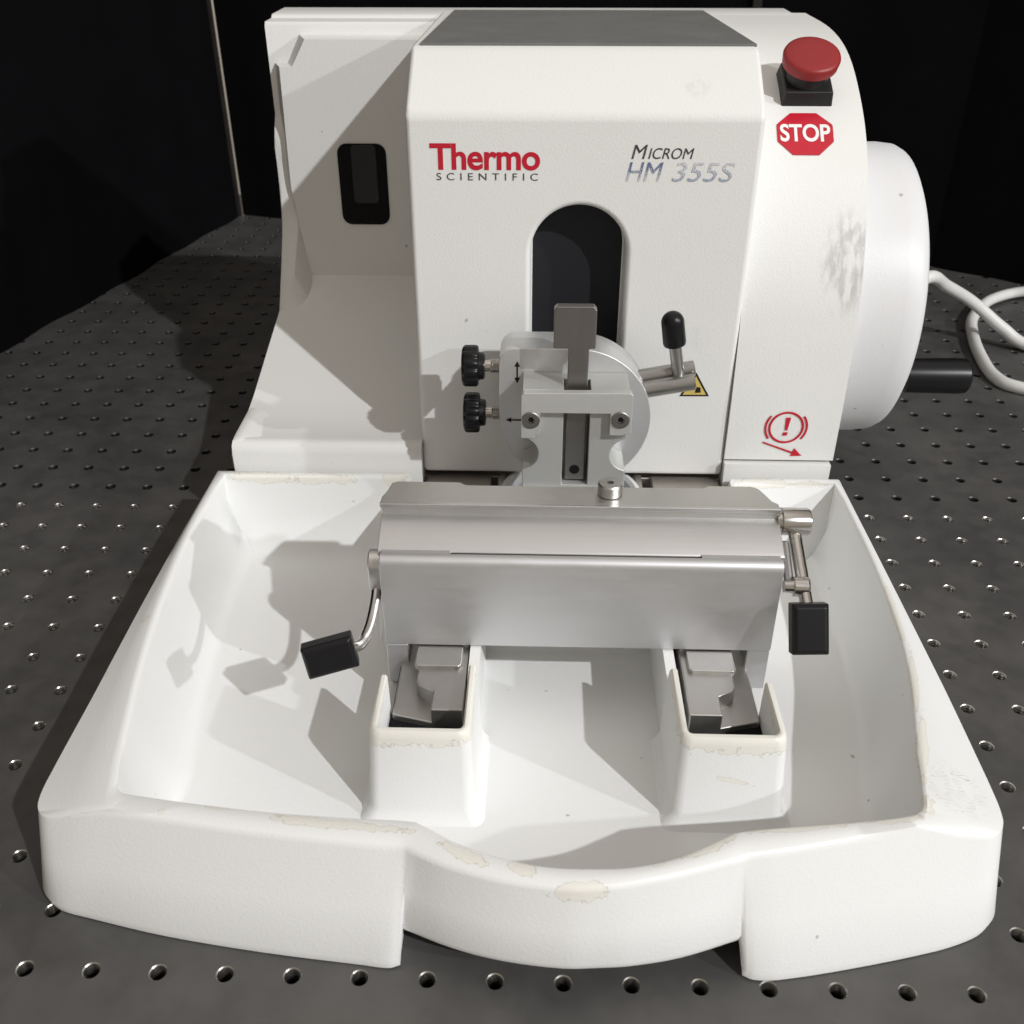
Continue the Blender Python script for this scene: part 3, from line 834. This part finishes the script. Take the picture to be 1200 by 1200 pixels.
# left lever
bm = bmesh.new()
prism(bm, [(152 + 6.6*math.cos(t), 70 + (10 if math.sin(t) > 0 else 0)*1.0 + 6.6*math.sin(t)) for t in [2*math.pi*k/24 for k in range(24)]], 'x', 111.6, 117.8)
LV = obj('lever', bm, M_alu, B, bevel=0.8)
bm = bmesh.new()
tube(bm, catmull([(114.6, 150, 70), (114.8, 144, 67), (114.6, 136, 64.4), (114.0, 128, 62.4), (112.8, 120, 61.6), (111.6, 114.0, 63.0), (109, 110.4, 64.6), (105, 109.0, 65.2)], 8), 2.5, 18); obj('lever_rod', bm, M_steel, LV)
def pad(parent, c, ax, up, size, material=M_black):
    ax = Vector(ax).normalized(); up = Vector(up); up = (up - ax * up.dot(ax)).normalized(); sd = ax.cross(up)
    bm = bmesh.new()
    L, W, H_ = size
    outl = [(-L/2, -W/2), (L/2, -W/2), (L/2, W/2), (-L/2, W/2)]
    vs = []
    for k, zz, sh in ((0, -H_/2, 0), (1, H_/2 - 1.6, 0), (2, H_/2, 1.6)):
        vs.append([bm.verts.new(Vector(c) + ax * (u - math.copysign(sh, u)) + sd * (v - math.copysign(sh, v)) + up * zz) for u, v in outl])
    bm.faces.new(vs[0][::-1]); bm.faces.new(vs[2])
    for A, Bq in zip(vs, vs[1:]):
        for i in range(4): bm.faces.new([A[i], A[(i+1) % 4], Bq[(i+1) % 4], Bq[i]])
    return obj('lever_knob', bm, material, parent, bevel=0.7)
pad(LV, (100.6, 106.0, 63.8), (-0.955, -0.24, -0.17), (0.0, -0.97, 0.25), (22.0, 14.5, 9.0))
# right lever
bm = bmesh.new()
lathe(bm, [(0, 4.3), (2, 4.5), (2.2, 6.4), (13.8, 6.4), (14.8, 6.0), (15.2, 5.1), (14.4, 4.5), (14.2, 2)], (297.4, 169.4, 94.7), (1, 0, 0), 36)
lathe(bm, [(0, 2.9), (4, 3.1), (4.2, 4.5), (10.2, 4.5), (11.0, 3.7), (11.0, 1.6), (10, 1.5)], (298.0, 143.0, 77.2), (1, 0, 0), 28)
RV = obj('lever', bm, M_steel, B)
bm = bmesh.new(); rod(bm, (305.6, 167, 91), (307.4, 134, 71.5), 2.9); obj('lever_rod', bm, M_steel, RV)
bm = bmesh.new(); rod(bm, (300.2, 161, 89), (301.0, 142, 75), 2.1); obj('link_rod', bm, M_dark, RV)
pad(RV, (307.2, 126.6, 66.6), (0.03, -0.50, -0.86), (0.0, -0.86, 0.5), (22.4, 16.0, 8.6))

# ------------------------------------------------------------------ specimen clamp
C_ = empty('specimen_clamp', (207, 250, 100), 'silver specimen clamp with two black knobs in front of the arched slot', 'clamp')
bm = bmesh.new()
r = 40.0; cx, cz = 207.3, 101.0
out = arc(cx, cz, r, -118, 90, 60) + [(181, 141)] + arc(175.6, 132.2, 8.8, 90, 180, 8) + [(166.8, 97)] + arc(174.5, 97, 7.7, 180, 205, 4) + [(174, 79)]
prism(bm, out, 'y', 258, 282)
DISC = obj('clamp_disc', bm, M_disc, C_, bevel=1.4, seg=3)
bm = bmesh.new(); lathe(bm, [(0, 37.4), (3.6, 37.4)], (cx, 282.1, cz), (0, 1, 0), 64); lathe(bm, [(0, 24), (36, 24)], (cx, 285.5, cz), (0, 1, 0), 40); obj('disc_shaft', bm, M_dark, DISC)
# adjustment arrows printed on the disc
YD = 257.75; dm = lambda x, z: (x, YD, z)
bm = bmesh.new()
add_flat(bm, ([(175.9, 124.5), (176.7, 124.5), (176.7, 131.5), (175.9, 131.5)], [(0,1,2,3)]), dm)
add_flat(bm, ([(174.8, 124.9), (176.3, 121.6), (177.8, 124.9)], [(0,1,2)]), dm); add_flat(bm, ([(174.8, 131.1), (177.8, 131.1), (176.3, 134.2)], [(0,1,2)]), dm)
add_flat(bm, ([(172.6, 99.9), (179, 99.9), (179, 100.7), (172.6, 100.7)], [(0,1,2,3)]), dm); add_flat(bm, ([(173.2, 98.8), (173.2, 101.8), (170.2, 100.3)], [(0,1,2)]), dm)
obj('adjustment_arrows', bm, M_ink, DISC)
# jaw block with round side cut-outs
bm = bmesh.new()
zc, rc = 91.8, 9.6
blk = [(179.5, 62), (233.3, 62), (233.3, zc - rc)] + [(235.6 - rc*math.cos(math.radians(q))*1.12, zc + rc*math.sin(math.radians(q))) for q in range(-75, 80, 15)] + [(233.3, zc + rc), (233.3, 128.4), (179.5, 128.4), (179.5, zc + rc)] + [(177.2 + rc*math.cos(math.radians(q))*1.12, zc + rc*math.sin(math.radians(q))) for q in range(75, -80, -15)] + [(179.5, zc - rc)]
prism(bm, blk, 'y', 236, 257.8)
JB = obj('jaw_block', bm, M_block_satin, C_)
c = bmesh.new(); box(c, (200.4, 230, 73.6), (213.8, 250, 135)); cutter(JB, c, M_dark)
b = JB.modifiers.new('edge', 'BEVEL'); b.width = 0.5 * S; b.segments = 2; b.limit_method = 'ANGLE'; b.angle_limit = math.radians(40); b.harden_normals = True
bm = bmesh.new(); box(bm, (179.6, 233.8, 60), (233.2, 241, 72.4)); obj('jaw_foot', bm, M_block_satin, JB, bevel=0.5)
bm = bmesh.new()
prism(bm, [(179.0, 103.2), (186.0, 103.2), (186.0, 105.2), (188.6, 105.2), (188.6, 117.6), (223.8, 117.6), (223.8, 105.4), (231.0, 105.4), (231.0, 106.0), (234.6, 106.0), (234.6, 127.6), (233.4, 128.9), (180.2, 128.4), (179.0, 127.2)], 'y', 231.4, 235.8)
BR = obj('clamp_bridge', bm, M_bridge_satin, C_, bevel=0.45, seg=2)
for x, z in ((183.9, 113.8), (229.0, 114.4)):
    bm = bmesh.new(); lathe(bm, [(0, 4.6), (0.9, 4.6), (1.2, 4.2), (1.2, 1.9), (0.2, 1.7), (0.1, 0.2)], (x, 231.6, z), (0, -1, 0), 32); SW = obj('bridge_screw', bm, M_screw, C_)
    bm = bmesh.new(); lathe(bm, [(0, 1.65), (0.15, 1.6)], (x, 231.35, z), (0, -1, 0), 6); obj('hex_socket', bm, M_void, SW)
bm = bmesh.new()
prism(bm, [(202.0, 74.6), (212.2, 74.6), (212.2, 148.8), (215.3, 148.8), (215.3, 168.6), (213.8, 170.4), (196.0, 170.4), (194.6, 168.8), (194.6, 148.8), (202.0, 148.8)], 'y', 239.6, 245.0)
SB = obj('slide_bar', bm, M_dark, C_, bevel=0.5, seg=2)
bm = bmesh.new(); lathe(bm, [(0, 2.7), (0.35, 2.5)], (207.0, 239.5, 80.9), (0, -1, 0), 24); obj('bar_hole', bm, M_void, SB)
# two fluted adjusting knobs
for z, x0 in ((128.2, 147.2), (101.0, 147.4)):
    bm = bmesh.new()
    lathe(bm, [(0, 8.6), (0.5, 10.2), (1.6, 10.9), (7.2, 10.9), (8.4, 10.3), (8.8, 7.4), (11.4, 7.0), (11.8, 6.2)], (x0, 265, z), (1, 0, 0), 96, flute=(0.4, 8.5, 12, 0.10))
    KN = obj('adjusting_knob', bm, M_black, C_, smooth=50)
    bm = bmesh.new()
    prof = [(0, 3.0), (3.4, 3.0), (3.6, 3.7)]
    t = 3.8
    while t < 8.6: prof += [(t, 3.8), (t + 0.4, 3.2), (t + 0.8, 3.8)]; t += 0.9
    lathe(bm, prof, (x0 + 11.6, 265, z), (1, 0, 0), 28); obj('knob_shaft', bm, M_steel, KN)
# locking lever
bm = bmesh.new()
rod(bm, (243, 264, 116.0), (269.8, 264, 121.2), 4.5); rod(bm, (240, 272, 119.2), (270.2, 272, 125.2), 4.3)
LL = obj('locking_lever', bm, M_bar, C_)
bm = bmesh.new(); rod(bm, (261.6, 267, 121), (257.2, 266, 144), 3.3); obj('lever_rod', bm, M_bar, LL)
bm = bmesh.new()
d = Vector((-3.2, -0.7, 19)).normalized()
prof = [(0, 4.6), (0.6, 5.7), (2, 6.0), (13, 5.9)] + [(13 + 5.8*math.sin(math.radians(q)), 5.9*math.cos(math.radians(q))) for q in range(10, 90, 10)] + [(18.8, 0.2)]
lathe(bm, prof, Vector((257.7, 266.2, 140.4)), d, 36); obj('lever_grip', bm, M_black, LL, smooth=50)

# ------------------------------------------------------------------ cable
bm = bmesh.new()
tube(bm, catmull([(470, 545, 70), (492, 548, 84), (520, 580, 66), (560, 615, 40), (590, 612, 18), (612, 600, 6), (660, 570, 4.6), (720, 520, 4.6), (735, 470, 4.6), (690, 460, 4.6), (630, 490, 4.6), (573, 515, 4.6), (559, 537, 4.6), (563, 580, 4.6), (573, 625, 4.6), (588, 668, 5.5), (620, 712, 7), (664, 738, 7), (705, 733, 7), (760, 700, 6), (850, 660, 6)], 10), 5.0, 16)
o = obj('power_cable', bm, M_cable, smooth=60)
o['label'] = 'white power cable looping over the drilled table beside the handwheel'; o['category'] = 'cable'

# ------------------------------------------------------------------ light
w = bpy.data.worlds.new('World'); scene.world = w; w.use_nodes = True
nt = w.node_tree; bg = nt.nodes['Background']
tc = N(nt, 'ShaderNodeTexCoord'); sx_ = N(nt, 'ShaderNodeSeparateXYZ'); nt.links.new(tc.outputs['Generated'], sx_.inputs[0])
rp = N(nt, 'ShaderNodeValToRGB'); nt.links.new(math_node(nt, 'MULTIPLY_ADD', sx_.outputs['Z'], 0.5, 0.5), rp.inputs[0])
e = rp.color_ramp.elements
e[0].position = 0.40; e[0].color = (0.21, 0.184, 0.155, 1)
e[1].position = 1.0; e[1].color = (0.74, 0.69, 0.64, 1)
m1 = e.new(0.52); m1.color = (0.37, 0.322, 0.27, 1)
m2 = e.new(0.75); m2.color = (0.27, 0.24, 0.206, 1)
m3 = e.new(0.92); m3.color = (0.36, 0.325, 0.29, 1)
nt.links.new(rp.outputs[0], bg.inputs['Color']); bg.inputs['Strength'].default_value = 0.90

def lamp(name, direction, dist, power, size, colr, target=(200, 190, 90)):
    l = bpy.data.lights.new(name, 'SPOT'); l.energy = power; l.shadow_soft_size = size; l.color = colr
    l.spot_size = math.radians(50); l.spot_blend = 0.4
    o = bpy.data.objects.new(name, l); col.objects.link(o)
    d = Vector(direction).normalized(); tgt = Vector(target) * S
    o.location = tgt + d * dist; o.rotation_euler = (-d).to_track_quat('-Z', 'Y').to_euler()
lamp('ceiling_lamp', (0.88, -0.92, 1.0), 5.0, 500, 0.040, (0.985, 0.99, 1.0))
lamp('ceiling_lamp', (2.0, -0.95, 1.0), 5.0, 225, 0.045, (0.96, 0.98, 1.0))

# ------------------------------------------------------------------ camera
cam = bpy.data.cameras.new('Camera'); co = bpy.data.objects.new('Camera', cam); col.objects.link(co)
pit, yaw, roll = 1.0126, 0.0306, -0.0011
Rm = Matrix.Rotation(yaw, 3, 'Z') @ Matrix.Rotation(pit, 3, 'X') @ Matrix.Rotation(roll, 3, 'Z')
co.matrix_world = Matrix.Translation(Vector((188.036, -216.665, 338.741)) * S) @ Rm.to_4x4()
cam.sensor_fit = 'HORIZONTAL'; cam.sensor_width = 36.0; cam.lens = 36.0 * 1159.687 / 1200.0
cam.clip_start = 0.01; cam.clip_end = 20.0
cam.dof.use_dof = True; cam.dof.focus_distance = 0.49; cam.dof.aperture_fstop = 22.0
scene.camera = co
scene.render.resolution_x = scene.render.resolution_y = 1024
vs_ = scene.view_settings
vs_.view_transform = 'Standard'; vs_.look = 'None'; vs_.gamma = 1.0; vs_.exposure = 0.43; vs_.use_curve_mapping = False
scene.cycles.max_bounces = 8
scene.cycles.use_denoising = True
